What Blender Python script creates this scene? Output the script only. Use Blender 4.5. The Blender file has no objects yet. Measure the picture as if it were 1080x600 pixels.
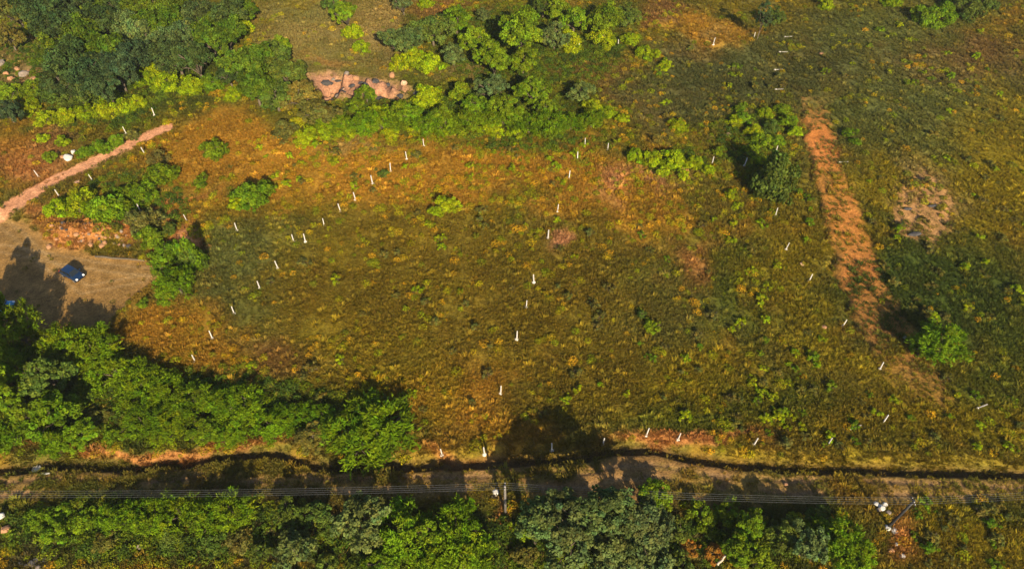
import bpy, math, random
import numpy as np
R = math.radians
rng = np.random.default_rng(7)
random.seed(7)

# ------------------------------------------------------------------ camera, sky, sun, exposure
SC = bpy.context.scene
CAM_H, PITCH, F = 76.0, R(48.0), 720.0            # metres, degrees below the horizon, focal length in photo pixels (1080 wide)
cam_d = bpy.data.cameras.new('camera')
cam_d.sensor_width = 36.0; cam_d.lens = 36.0 * F / 1080.0
cam_d.clip_start = 0.5; cam_d.clip_end = 6000
cam = bpy.data.objects.new('camera', cam_d); SC.collection.objects.link(cam)
cam.location = (0, 0, CAM_H); cam.rotation_euler = (math.pi/2 - PITCH, 0, 0)
SC.camera = cam

SUN_EL, SHADOW_AZ = 29.0, 17.0                    # sun height; shadows run this many degrees left of straight ahead
world = bpy.data.worlds.new('World'); SC.world = world; world.use_nodes = True
wn = world.node_tree.nodes; wl = world.node_tree.links
sky = wn.new('ShaderNodeTexSky'); sky.sky_type = 'NISHITA'; sky.sun_disc = False
sky.sun_elevation = R(SUN_EL); sky.sun_rotation = R(180.0 - SHADOW_AZ); sky.altitude = 300; sky.dust_density = 1.5
bg = wn['Background']; bg.inputs['Strength'].default_value = 0.075
wl.new(sky.outputs[0], bg.inputs['Color'])
sun_d = bpy.data.lights.new('sun', 'SUN'); sun_d.energy = 5.0; sun_d.angle = R(0.55); sun_d.color = (1.0, 0.82, 0.52)
sun = bpy.data.objects.new('sun', sun_d); SC.collection.objects.link(sun)
sun.rotation_euler = (R(90 - SUN_EL), 0, R(SHADOW_AZ))
sun.location = (40, -60, 120)
SC.view_settings.view_transform = 'Standard'; SC.view_settings.look = 'None'
SC.view_settings.exposure = 1.08; SC.view_settings.gamma = 1.0
SC.render.engine = 'CYCLES'

# ------------------------------------------------------------------ photo pixel <-> place
cP, sP = math.cos(PITCH), math.sin(PITCH)
def to_px(x, y, z=0.0):
    d = y*cP + (CAM_H - z)*sP
    up = y*sP - (CAM_H - z)*cP
    return 540 + F*x/d, 300 - F*up/d
def at(u, v, z=0.0):
    """point at height z seen along photo pixel (u, v)"""
    a = (u - 540)/F; b = (300 - v)/F
    dy = cP + b*sP; dz = -sP + b*cP
    t = (CAM_H - z)/(-dz)
    return t*a, t*dy
def px_per_m(u, v, z=0.0):
    x, y = at(u, v, z)
    return F/(y*cP + (CAM_H - z)*sP)

# ------------------------------------------------------------------ numpy noise
def lattice(seed, n=256):
    return np.random.default_rng(seed).random((n, n))
LAT = [lattice(100 + i) for i in range(8)]
def vnoise(x, y, scale, k=0):
    x = np.asarray(x, float)/scale; y = np.asarray(y, float)/scale
    x0 = np.floor(x); y0 = np.floor(y); fx = x - x0; fy = y - y0
    fx = fx*fx*(3 - 2*fx); fy = fy*fy*(3 - 2*fy)
    i = x0.astype(int) & 255; j = y0.astype(int) & 255; i1 = (i + 1) & 255; j1 = (j + 1) & 255
    L = LAT[k % 8]
    return (L[i, j]*(1 - fx) + L[i1, j]*fx)*(1 - fy) + (L[i, j1]*(1 - fx) + L[i1, j1]*fx)*fy
def fbm(x, y, scale, k=0, o=4):
    s = 0; a = 1; t = 0
    for q in range(o):
        s = s + a*vnoise(x + 17.3*q, y - 9.1*q, scale/2**q, k + q); t += a; a *= 0.55
    return s/t
def sstep(e0, e1, x):
    t = np.clip((x - e0)/(e1 - e0), 0, 1); return t*t*(3 - 2*t)
def poly_dist(x, y, pts):
    """distance to a polyline and the fraction along it"""
    best = np.full(np.shape(x), 1e9); frac = np.zeros(np.shape(x)); side = np.zeros(np.shape(x)); n = len(pts) - 1
    for i in range(n):
        (ax, ay), (bx, by) = pts[i], pts[i + 1]
        dx, dy = bx - ax, by - ay; L2 = dx*dx + dy*dy
        t = np.clip(((x - ax)*dx + (y - ay)*dy)/L2, 0, 1)
        d = np.hypot(x - ax - t*dx, y - ay - t*dy); m = d < best
        cr = dx*(y - ay) - dy*(x - ax)
        best = np.where(m, d, best); frac = np.where(m, (i + t)/n, frac); side = np.where(m, np.sign(cr), side)
    return best, frac, side
def in_poly(x, y, pts):
    c = np.zeros(np.shape(x), bool); j = len(pts) - 1
    for i in range(len(pts)):
        xi, yi = pts[i]; xj, yj = pts[j]
        c ^= ((yi > y) != (yj > y)) & (x < (xj - xi)*(y - yi)/(yj - yi + 1e-12) + xi); j = i
    return c
def sd_poly(x, y, pts):
    d, _, _ = poly_dist(x, y, pts + [pts[0]]); return np.where(in_poly(x, y, pts), -d, d)

# ------------------------------------------------------------------ layout lines on the ground
def G(l): return [at(u, v) for u, v in l]
DITCH = G([(-140, 497), (-60, 496), (0, 494), (60, 489), (130, 492), (200, 487), (262, 479), (290, 478), (312, 487), (350, 492), (440, 490), (520, 487), (560, 485),
           (610, 482), (650, 474), (690, 472), (722, 480), (770, 488), (830, 493), (900, 494), (1000, 497), (1080, 499), (1200, 501)])
DX = np.array([p[0] for p in DITCH]); DY = np.array([p[1] for p in DITCH])
ROADLOW = G([(-140, 536), (0, 528), (100, 526), (200, 520), (330, 524), (450, 530), (560, 533), (700, 534), (840, 535), (960, 532), (1080, 520), (1200, 516)])
RX = np.array([p[0] for p in ROADLOW]); RY = np.array([p[1] for p in ROADLOW])
PATH = G([(-60, 256), (0, 226), (20, 213), (60, 191), (100, 171), (140, 151), (160, 142), (176, 136)])
STRIP = G([(858, 108), (866, 145), (876, 185), (888, 225), (900, 265), (916, 310), (936, 350), (958, 392), (972, 412)])
YARD = G([(-60, 246), (0, 232), (28, 236), (46, 252), (62, 262), (100, 267), (150, 272), (174, 286), (166, 297), (146, 307), (134, 318), (116, 345), (70, 362), (0, 362), (-60, 350)])
QUARRY = G([(322, 78), (352, 72), (380, 80), (428, 86), (436, 94), (415, 102), (385, 104), (352, 108), (340, 100)])
RPATCH = G([(948, 200), (975, 182), (1000, 205), (1006, 240), (985, 258), (952, 254), (942, 230)])
PIT = at(207, 262); PITM = at(192, 250)

def ditch_dy(x, y): return y - np.interp(x, DX, DY) + 0.35*(fbm(x, y*0, 2.2, 3, 2) - .5)
def masks(x, y):
    m = {}
    wx = x + 1.6*(fbm(x, y, 3.0, 1, 3) - .5); wy = y + 1.6*(fbm(x, y, 3.0, 4, 3) - .5)
    dd = ditch_dy(x, y)
    m['dd'] = dd
    m['ditch'] = (np.abs(dd) < 0.85)
    lo = wy - np.interp(wx, RX, RY)
    m['road'] = (dd < -0.85) & (lo > 0)
    d, f, s = poly_dist(wx, wy, PATH); m['path'] = d < (1.8 - 0.6*f)
    m['path_d'] = d - (1.8 - 0.6*f)
    wx2 = x + 2.4*(fbm(x, y, 3.0, 1, 4) - .5); wy2 = y + 2.4*(fbm(x, y, 4.0, 4, 4) - .5)
    d, f, s = poly_dist(wx2, wy2, STRIP); w = 2.6 + 1.3*f
    m['strip'] = (d < w); m['strip_d'] = d - w; m['strip_f'] = f; m['strip_s'] = s
    m['yard_d'] = sd_poly(wx, wy, YARD); m['yard'] = (m['yard_d'] < 0) & ~m['path']
    m['quarry_d'] = sd_poly(wx2, wy2, QUARRY); m['quarry'] = m['quarry_d'] < 0
    m['rpatch_d'] = sd_poly(wx2, wy2, RPATCH); m['rpatch'] = m['rpatch_d'] < 0
    return m
def height(x, y, m=None):
    x = np.asarray(x, float); y = np.asarray(y, float)
    if m is None: m = masks(x, y)
    z = 1.1*(fbm(x, y, 26, 2, 3) - .5) + 0.22*(fbm(x, y, 3.0, 5, 3) - .5)
    near = np.exp(-((y - 38)/9.0)**2); z = z*(1 - 0.75*near)
    flat = sstep(1.5, -1.0, m['yard_d']); z = z*(1 - 0.9*flat) - 0.35*flat
    dd = m['dd']
    z = z + 0.75*sstep(0.55, 1.9, dd)*np.exp(-np.clip(dd - 1.9, 0, None)/7.0)      # raised far bank
    z = z - 1.0*np.exp(-(dd/0.72)**4)                                              # the ditch
    road = sstep(0, -1.2, dd)*sstep(-6.5, -4.5, dd)
    z = z - 0.14*road*(np.exp(-((dd + 1.9 + .3*np.sin(x/9))/0.28)**2) + np.exp(-((dd + 3.5 + .3*np.sin(x/9))/0.30)**2))
    z = z + 0.10*road*(fbm(x*.4, y, .8, 1, 2) - .5)
    # bank with boulders above the yard
    u, v = to_px(x, y)
    z = z + 1.3*np.exp(-((u - 100)/48.0)**4)*np.exp(-((v - 246)/9.0)**2)
    # ditch on the right edge of the bare strip
    e = np.where(m['strip_s'] < 0, m['strip_d'], 9)
    z = z - 0.55*np.exp(-((e - 0.35)/0.42)**2)*sstep(1.0, .8, m['strip_f'])*sstep(0, .06, m['strip_f'])
    z = z + 0.15*np.exp(-((e + 0.9)/0.8)**2)*sstep(1.0, .7, m['strip_f'])
    # excavated pit and its spoil
    z = z - 1.5*np.exp(-(((x - PIT[0])/1.3)**2 + ((y - PIT[1])/1.9)**2)**2) + 0.9*np.exp(-(((x - PITM[0])/2.0)**2 + ((y - PITM[1])/2.0)**2))
    # quarried scarp
    q = sstep(0.6, -1.5, m['quarry_d'])
    qx, qy = at(346, 92); z = z - 2.6*np.exp(-(((x - qx)/2.6)**2 + ((y - qy)/4.5)**2)**2)
    for (qu, qv, qw) in ((378, 98, 5.0), (415, 103, 5.5), (447, 94, 4.0)):
        qx, qy = at(qu, qv); z = z - 1.6*np.exp(-(((x - qx)/qw)**2 + ((y - qy)/1.2)**2)**2)
    z = z + q*(-1.2 + 3.0*np.abs(fbm(x, y, 5.5, 6, 4) - .5)*2 + 2.2*np.abs(fbm(x, y, 2.4, 2, 3) - .5)*2)
    # mound behind the field on the right
    mx, my = at(757, 44); z = z + 1.8*np.exp(-(((x - mx)/6)**2 + ((y - my)/5)**2))
    mx, my = at(700, 24); z = z + 1.5*np.exp(-(((x - mx)/6)**2 + ((y - my)/5)**2))
    far = np.hypot(x, y - 90)
    z = z*(1 - sstep(160, 300, far)) - 0*far
    return z
def zat(x, y): return float(height(np.array([x]), np.array([y]))[0])

# ------------------------------------------------------------------ colours of the ground cover (dry grass, green grass, soil ...)
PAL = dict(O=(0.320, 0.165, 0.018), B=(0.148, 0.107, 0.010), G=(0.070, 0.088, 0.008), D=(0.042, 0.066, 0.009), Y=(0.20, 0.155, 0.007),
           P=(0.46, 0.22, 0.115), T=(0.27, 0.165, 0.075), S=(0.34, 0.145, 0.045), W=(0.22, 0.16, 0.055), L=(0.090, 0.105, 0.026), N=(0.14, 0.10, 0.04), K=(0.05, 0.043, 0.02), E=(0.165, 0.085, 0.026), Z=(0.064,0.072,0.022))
BLOBS = [ # u, v, su, sv, kind, weight
 (220,150,60,34,'O',1.5),(300,165,45,22,'O',1.2),(280,200,60,20,'O',.6),(400,180,55,24,'O',1.1),(470,195,60,26,'O',1.0),(560,180,60,22,'O',1.1),(640,205,46,22,'O',1.5),(645,200,18,15,'P',2.3),(585,257,13,9,'P',1.4),
 (700,235,50,20,'O',.7),(735,285,18,26,'S',1.1),(690,190,22,11,'P',1.2),(380,160,30,10,'W',1.0),
 (250,290,55,50,'L',.8),(330,310,60,50,'B',.8),(420,330,70,50,'B',1.0),(500,300,70,50,'B',.7),(430,250,60,30,'B',.9),(560,330,60,50,'B',.6),(640,310,60,60,'B',.8),(700,330,60,50,'L',.6),(640,390,70,30,'B',.8),(760,300,40,60,'G',.6),
 (190,350,50,24,'O',.9),(290,385,34,18,'E',1.2),(230,385,30,14,'O',.6),(360,390,60,20,'B',.9),(500,420,60,34,'O',.9),(440,400,50,30,'Y',.6),(560,460,40,14,'O',.6),(380,350,60,30,'Y',.5),
 (720,410,70,30,'Y',.8),(720,450,60,10,'G',.9),(820,430,60,30,'G',.9),(850,350,30,40,'Y',.6),(830,270,30,50,'Y',.6),
 (1000,300,70,40,'D',2.2),(930,300,25,40,'D',1.2),(960,120,90,50,'L',1.0),(1040,200,50,50,'Y',1.3),(920,180,30,40,'Y',1.0),(1000,70,80,26,'N',.6),(1030,60,50,16,'E',.7),(880,70,50,40,'Z',1.0),(930,30,60,24,'L',.9),(975,205,34,34,'W',1.4),
 (1040,390,60,40,'G',1.0),(960,430,80,26,'Y',.7),(900,440,60,26,'B',.6),(1020,460,80,18,'Y',.6),(1050,140,40,40,'Y',.8),(1050,350,50,30,'D',.9),
 (1020,570,70,36,'Y',.9),(960,590,50,20,'B',.8),(1060,545,50,14,'D',.8),
 (730,90,60,30,'Z',1.8),(800,75,50,30,'Z',1.3),(650,80,26,20,'E',1.0),(680,110,40,24,'N',.7),(600,75,30,10,'E',.9),(740,60,30,12,'N',.8),
 (330,40,50,40,'W',.9),(400,40,18,40,'W',1.8),(370,62,60,18,'L',1.0),(320,20,30,20,'L',.8),(470,8,30,10,'E',1.0),(480,80,40,8,'W',.9),(350,66,30,8,'S',1),
 (700,20,26,14,'E',1.7),(755,42,30,14,'O',1.5),(760,40,12,8,'W',1.5),(720,60,30,14,'W',.5),
 (20,58,26,20,'W',1.6),(24,78,24,12,'T',2.0),(40,45,16,14,'W',1.0),(30,165,40,22,'S',1.6),(20,150,30,24,'O',1.0),(60,150,30,14,'N',.6),(100,135,40,10,'B',.8),
 (100,250,50,9,'S',2.5),(60,228,20,10,'S',1.0),(198,250,14,14,'S',3.0),(205,230,20,16,'O',.8),(185,213,26,6,'S',1.6),(215,240,24,30,'G',.6),
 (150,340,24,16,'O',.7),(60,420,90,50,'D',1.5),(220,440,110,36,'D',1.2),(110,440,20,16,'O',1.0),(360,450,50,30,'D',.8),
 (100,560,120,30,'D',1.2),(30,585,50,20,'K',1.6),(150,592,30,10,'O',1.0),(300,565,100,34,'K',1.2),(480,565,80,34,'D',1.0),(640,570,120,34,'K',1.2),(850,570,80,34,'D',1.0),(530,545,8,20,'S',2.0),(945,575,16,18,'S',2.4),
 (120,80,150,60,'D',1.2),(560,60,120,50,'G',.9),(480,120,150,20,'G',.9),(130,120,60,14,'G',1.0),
 (170,478,110,5,'S',2.2),(735,470,60,5,'S',2.0),(930,488,130,6,'B',1.2),(500,480,40,4,'S',1.0),
]
KEYS = list(PAL); PALA = np.array([PAL[k] for k in KEYS])
def cover(x, y):
    """colour of the plant cover or soil at ground points"""
    u, v = to_px(x, y)
    n1 = fbm(x, y, 7, 0, 4) - .5; n2 = fbm(x, y, 7, 3, 4) - .5
    uu = u + 80*n1; vv = v + 50*n2
    w = np.zeros((len(KEYS),) + np.shape(x)); w[KEYS.index('B')] = .22; w[KEYS.index('L')] = .16
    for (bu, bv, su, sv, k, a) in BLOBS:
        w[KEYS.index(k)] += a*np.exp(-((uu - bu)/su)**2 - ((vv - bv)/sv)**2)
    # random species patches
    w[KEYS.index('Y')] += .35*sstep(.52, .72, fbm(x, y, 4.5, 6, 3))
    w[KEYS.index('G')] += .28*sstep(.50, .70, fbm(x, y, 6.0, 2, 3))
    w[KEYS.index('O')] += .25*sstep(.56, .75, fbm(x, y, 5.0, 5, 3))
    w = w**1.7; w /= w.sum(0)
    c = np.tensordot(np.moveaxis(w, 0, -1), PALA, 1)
    return c

# ------------------------------------------------------------------ materials
def new_mat(name):
    m = bpy.data.materials.new(name); m.use_nodes = True
    nt = m.node_tree; nt.nodes.clear(); return m, nt, nt.nodes, nt.links
def simple(name, col, rough=.7, metal=0.0, noise=0.0, scale=4.0, bump=0.0, coat=0.0, spec=.5):
    m, nt, N, L = new_mat(name)
    o = N.new('ShaderNodeOutputMaterial'); b = N.new('ShaderNodeBsdfPrincipled'); L.new(b.outputs[0], o.inputs[0])
    b.inputs['Base Color'].default_value = (*col, 1); b.inputs['Roughness'].default_value = rough; b.inputs['Metallic'].default_value = metal
    b.inputs['Coat Weight'].default_value = coat; b.inputs['Specular IOR Level'].default_value = spec
    if noise or bump:
        tc = N.new('ShaderNodeTexCoord'); nz = N.new('ShaderNodeTexNoise'); nz.inputs['Scale'].default_value = scale; nz.inputs['Detail'].default_value = 6
        L.new(tc.outputs['Object'], nz.inputs['Vector'])
        mr = N.new('ShaderNodeMapRange'); mr.inputs[1].default_value = .3; mr.inputs[2].default_value = .7; mr.inputs[3].default_value = 1 - noise; mr.inputs[4].default_value = 1 + noise*.6
        L.new(nz.outputs[0], mr.inputs[0])
        mx = N.new('ShaderNodeMix'); mx.data_type = 'RGBA'; mx.blend_type = 'MULTIPLY'; mx.inputs[0].default_value = 1
        mx.inputs[6].default_value = (*col, 1); L.new(mr.outputs[0], mx.inputs[7]); L.new(mx.outputs[2], b.inputs['Base Color'])
        if bump:
            bp = N.new('ShaderNodeBump'); bp.inputs['Strength'].default_value = bump; bp.inputs['Distance'].default_value = .1
            L.new(nz.outputs[0], bp.inputs['Height']); L.new(bp.outputs[0], b.inputs['Normal'])
    return m
def ground_mat():
    m, nt, N, L = new_mat('ground_soil_and_thatch')
    o = N.new('ShaderNodeOutputMaterial'); b = N.new('ShaderNodeBsdfPrincipled'); L.new(b.outputs[0], o.inputs[0])
    b.inputs['Roughness'].default_value = .95; b.inputs['Specular IOR Level'].default_value = .1
    a = N.new('ShaderNodeAttribute'); a.attribute_name = 'cover'
    tc = N.new('ShaderNodeTexCoord'); col = a.outputs['Color']
    for sc, lo, hi in ((.9, .70, 1.30), (3.2, .62, 1.32), (9, .72, 1.25)):
        nz = N.new('ShaderNodeTexNoise'); nz.inputs['Scale'].default_value = sc; nz.inputs['Detail'].default_value = 5; nz.inputs['Roughness'].default_value = .65
        L.new(tc.outputs['Object'], nz.inputs['Vector'])
        mr = N.new('ShaderNodeMapRange'); mr.inputs[1].default_value = .32; mr.inputs[2].default_value = .68; mr.inputs[3].default_value = lo; mr.inputs[4].default_value = hi
        L.new(nz.outputs[0], mr.inputs[0])
        mx = N.new('ShaderNodeMix'); mx.data_type = 'RGBA'; mx.blend_type = 'MULTIPLY'; mx.inputs[0].default_value = 1
        L.new(col, mx.inputs[6]); L.new(mr.outputs[0], mx.inputs[7]); col = mx.outputs[2]
    L.new(col, b.inputs['Base Color'])
    nz = N.new('ShaderNodeTexNoise'); nz.inputs['Scale'].default_value = 4; nz.inputs['Detail'].default_value = 8
    L.new(tc.outputs['Object'], nz.inputs['Vector'])
    bp = N.new('ShaderNodeBump'); bp.inputs['Strength'].default_value = .8; bp.inputs['Distance'].default_value = .18
    L.new(nz.outputs[0], bp.inputs['Height']); L.new(bp.outputs[0], b.inputs['Normal'])
    return m
def leaf_mat(name, instancer):
    m, nt, N, L = new_mat(name)
    o = N.new('ShaderNodeOutputMaterial'); b = N.new('ShaderNodeBsdfPrincipled'); t = N.new('ShaderNodeBsdfTranslucent'); ms = N.new('ShaderNodeMixShader')
    ms.inputs[0].default_value = .30
    L.new(b.outputs[0], ms.inputs[1]); L.new(t.outputs[0], ms.inputs[2]); L.new(ms.outputs[0], o.inputs[0])
    b.inputs['Roughness'].default_value = .7; b.inputs['Specular IOR Level'].default_value = .08
    if instancer:
        a = N.new('ShaderNodeAttribute'); a.attribute_type = 'INSTANCER'; a.attribute_name = 'tcol'; col = a.outputs['Color']
    else:
        a = N.new('ShaderNodeObjectInfo'); col = a.outputs['Color']
    v = N.new('ShaderNodeAttribute'); v.attribute_name = 'var'
    mx = N.new('ShaderNodeMix'); mx.data_type = 'RGBA'; mx.blend_type = 'MULTIPLY'; mx.inputs[0].default_value = 1
    L.new(col, mx.inputs[6]); L.new(v.outputs['Color'], mx.inputs[7])
    L.new(mx.outputs[2], b.inputs['Base Color'])
    tr = N.new('ShaderNodeMix'); tr.data_type = 'RGBA'; tr.blend_type = 'MULTIPLY'; tr.inputs[0].default_value = 1; tr.inputs[7].default_value = (1.2, 1.25, .5, 1)
    L.new(mx.outputs[2], tr.inputs[6]); L.new(tr.outputs[2], t.inputs['Color'])
    return m
M_GROUND = ground_mat(); M_LEAF = leaf_mat('foliage', False); M_GRASS = leaf_mat('grass_blades', True)
M_BARK = simple('bark', (.11, .085, .06), .9, noise=.4, scale=6, bump=.5)
M_POST = simple('whitewashed_concrete', (.52, .50, .48), .8, noise=.3, scale=5)
M_FOOT = simple('concrete_footing', (.60, .57, .53), .9, noise=.3, scale=6, bump=.4)

# ------------------------------------------------------------------ object helpers
COL = SC.collection
def link(o, parent=None):
    COL.objects.link(o)
    if parent: o.parent = parent
    return o
def tag(o, label=None, cat=None, group=None, kind=None):
    if label: o['label'] = label
    if cat: o['category'] = cat
    if group: o['group'] = group
    if kind: o['kind'] = kind
    return o
def empty(name, loc, rz=0.0, s=1.0):
    o = bpy.data.objects.new(name, None); o.empty_display_size = .3; o.location = loc; o.rotation_euler = (0, 0, rz); o.scale = (s, s, s); return link(o)
def mesh(name, verts, faces, mat=None, smooth=False):
    me = bpy.data.meshes.new(name); me.from_pydata([tuple(map(float, v)) for v in verts], [], [tuple(f) for f in faces]); me.update()
    if mat: me.materials.append(mat)
    if smooth: me.polygons.foreach_set('use_smooth', [True]*len(me.polygons))
    return me
def part(name, me, parent, loc=(0, 0, 0), rot=(0, 0, 0), scale=(1, 1, 1)):
    o = bpy.data.objects.new(name, me); o.location = loc; o.rotation_euler = rot; o.scale = scale; return link(o, parent)
def quads_mesh(name, V, mat, var=None, per=4):
    """V: (n, 4, 3) corner positions"""
    n = len(V); me = bpy.data.meshes.new(name)
    me.vertices.add(n*per); me.vertices.foreach_set('co', V.reshape(-1).astype(np.float32))
    me.loops.add(n*per); me.loops.foreach_set('vertex_index', np.arange(n*per, dtype=np.int32))
    me.polygons.add(n); me.polygons.foreach_set('loop_start', np.arange(0, n*per, per, dtype=np.int32))
    me.update(calc_edges=True)
    if var is not None:
        a = me.attributes.new('var', 'FLOAT_COLOR', 'POINT'); a.data.foreach_set('color', np.repeat(var, per, 0).reshape(-1).astype(np.float32))
    me.materials.append(mat); return me
class MB:
    def __init__(s): s.v = []; s.f = []
    def add(s, vs, fs):
        b = len(s.v); s.v += [tuple(v) for v in vs]; s.f += [tuple(i + b for i in f) for f in fs]
    def tube(s, pts, rad, n=7):
        pts = [np.array(p, float) for p in pts]; rings = []
        for i, p in enumerate(pts):
            d = pts[min(i + 1, len(pts) - 1)] - pts[max(i - 1, 0)]; d /= np.linalg.norm(d) + 1e-9
            a = np.cross(d, (0, 0, 1) if abs(d[2]) < .9 else (1, 0, 0)); a /= np.linalg.norm(a); b = np.cross(d, a)
            r = rad[i] if hasattr(rad, '__len__') else rad
            rings.append([p + r*(math.cos(2*math.pi*k/n)*a + math.sin(2*math.pi*k/n)*b) for k in range(n)])
        vs = [v for r in rings for v in r]; fs = []
        for i in range(len(rings) - 1):
            for k in range(n):
                fs.append((i*n + k, i*n + (k + 1) % n, (i + 1)*n + (k + 1) % n, (i + 1)*n + k))
        fs.append(tuple(range(n))[::-1]); fs.append(tuple((len(rings) - 1)*n + k for k in range(n)))
        s.add(vs, fs)
    def box(s, c, d):
        x, y, z = c; a, b, h = d[0]/2, d[1]/2, d[2]/2
        s.add([(x + i*a, y + j*b, z + k*h) for k in (-1, 1) for j in (-1, 1) for i in (-1, 1)], [(0, 2, 3, 1), (4, 5, 7, 6), (0, 1, 5, 4), (2, 6, 7, 3), (0, 4, 6, 2), (1, 3, 7, 5)])
    def frustum(s, p0, p1, d0, d1):
        vs = [(p0[0] + i*d0[0]/2, p0[1] + j*d0[1]/2, p0[2]) for i, j in ((-1, -1), (1, -1), (1, 1), (-1, 1))] + [(p1[0] + i*d1[0]/2, p1[1] + j*d1[1]/2, p1[2]) for i, j in ((-1, -1), (1, -1), (1, 1), (-1, 1))]
        s.add(vs, [(0, 3, 2, 1), (4, 5, 6, 7), (0, 1, 5, 4), (1, 2, 6, 5), (2, 3, 7, 6), (3, 0, 4, 7)])
    def mesh(s, name, mat, smooth=False): return mesh(name, s.v, s.f, mat, smooth)

# ------------------------------------------------------------------ the ground, one sheet of cells; road, path, yard, ditch ... are cut out of it
def axis(segs):
    out = []
    for a, b, st in segs: out += list(np.arange(a, b - 1e-6, st))
    return out + [segs[-1][1]]
xs = np.array([-3000, -1500, -800, -450, -300, -220, -180] + axis([(-150, -78, .55), (-78, 78, .34), (78, 150, .55)]) + [180, 220, 300, 450, 800, 1500, 3000])
ys = np.array([-3000, -1200, -500, -200, -80, -30, -5, 8, 16] + axis([(20, 34, .4), (34, 50, .17), (50, 110, .36), (110, 190, .6)]) + [205, 230, 270, 340, 480, 800, 1500, 3500])
XX, YY = np.meshgrid(xs, ys)
MS = masks(XX, YY)
ZZ = height(XX, YY, MS)
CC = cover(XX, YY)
def blend(c, mask, w=1.0): 
    k = (mask*w)[..., None]; return lambda col: c*(1 - k) + np.array(col)*k
n_s = fbm(XX, YY, 2.2, 4, 4); n_b = fbm(XX, YY, 8, 1, 3)
soil = lambda a, b: np.array(a)*(1 - n_s[..., None]) + np.array(b)*n_s[..., None]
def paint(mask, col):
    global CC
    k = np.clip(mask, 0, 1)[..., None]; CC = CC*(1 - k) + col*k
dd = MS['dd']; UU = to_px(XX, YY)[0]
roadm = sstep(.1, -.6, dd)*sstep(-1.0, .6, YY - np.interp(XX, RX, RY))
paint(roadm*.95, soil((.130, .072, .026), (.225, .126, .046)))
rut = sstep(0, -1.2, dd)*(np.exp(-((dd + 1.9 + .3*np.sin(XX/9))/.4)**2) + np.exp(-((dd + 3.5 + .3*np.sin(XX/9))/.45)**2))
paint(roadm*rut*.5, soil((.15, .10, .06), (.22, .14, .08)))
grs = roadm*sstep(.47, .60, fbm(XX*.45, YY, 3.0, 2, 4)); grs = np.maximum(grs, roadm*.75*(1 - np.clip(rut, 0, 1))*(sstep(540, 420, UU) + sstep(760, 860, UU))); paint(grs*.7, soil((.12, .10, .018), (.20, .13, .03)))
paint(np.exp(-((dd + 0.05)/.8)**4)*.9, soil((.055, .035, .016), (.09, .05, .02)))  # shade inside the ditch, painted in as darker soil
paint(sstep(.9, -.3, MS['yard_d'])*.95, soil((.165, .090, .028), (.27, .155, .055))*(.82 + .40*fbm(XX*.25 + YY*.1, YY*1.6 + XX*.25, 1.6, 3, 3))[..., None])
TR = G([(-10, 226), (18, 246), (48, 276), (88, 304), (150, 292)]); td, tf, _ = poly_dist(XX, YY, TR)
TR2 = G([(0, 260), (60, 272), (120, 282), (168, 286)]); te, _, _ = poly_dist(XX, YY, TR2)
for q in (td, te): paint(np.exp(-((q - .75)/.22)**2)*.45*sstep(.3, -.6, MS['yard_d'])*(.4 + n_s), np.array((.36, .25, .13)))
paint(np.exp(-(MS['yard_d'] + 2.5)**2/3)*.35*n_b, np.array((.11, .085, .03)))
paint(sstep(.7, -.3, MS['path_d']), soil((.40, .18, .092), (.54, .275, .155)))
sf = MS['strip_f']
paint(sstep(1.2, -1.2, MS['strip_d'])*(1 - .35*sstep(.7, 1.0, sf))*np.clip(.80 + 1.0*(n_b - .45), 0, 1)*sstep(-.02, .10, sf + .12*(n_s - .5)), soil((.30, .105, .022), (.50, .19, .050))*(1 - .38*sstep(.4, .8, sf))[..., None] + np.array((.0, .022, .008))*sstep(.4, .8, sf)[..., None])
paint(sstep(1.6, -2.4, MS['quarry_d'] + 1.8*(n_s - .5)), soil((.16, .085, .06), (.42, .215, .13)))
paint(sstep(2.0, -1.0, MS['rpatch_d'])*.75, soil((.27, .135, .055), (.48, .245, .105)))
d2 = np.hypot((XX - PIT[0])/2.0, (YY - PIT[1])/2.6); d3 = np.hypot((XX - PITM[0])/2.2, (YY - PITM[1])/2.2)
paint(np.clip(np.exp(-d2**4) + np.exp(-d3**4), 0, 1), soil((.34, .14, .045), (.48, .22, .09)))

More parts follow.
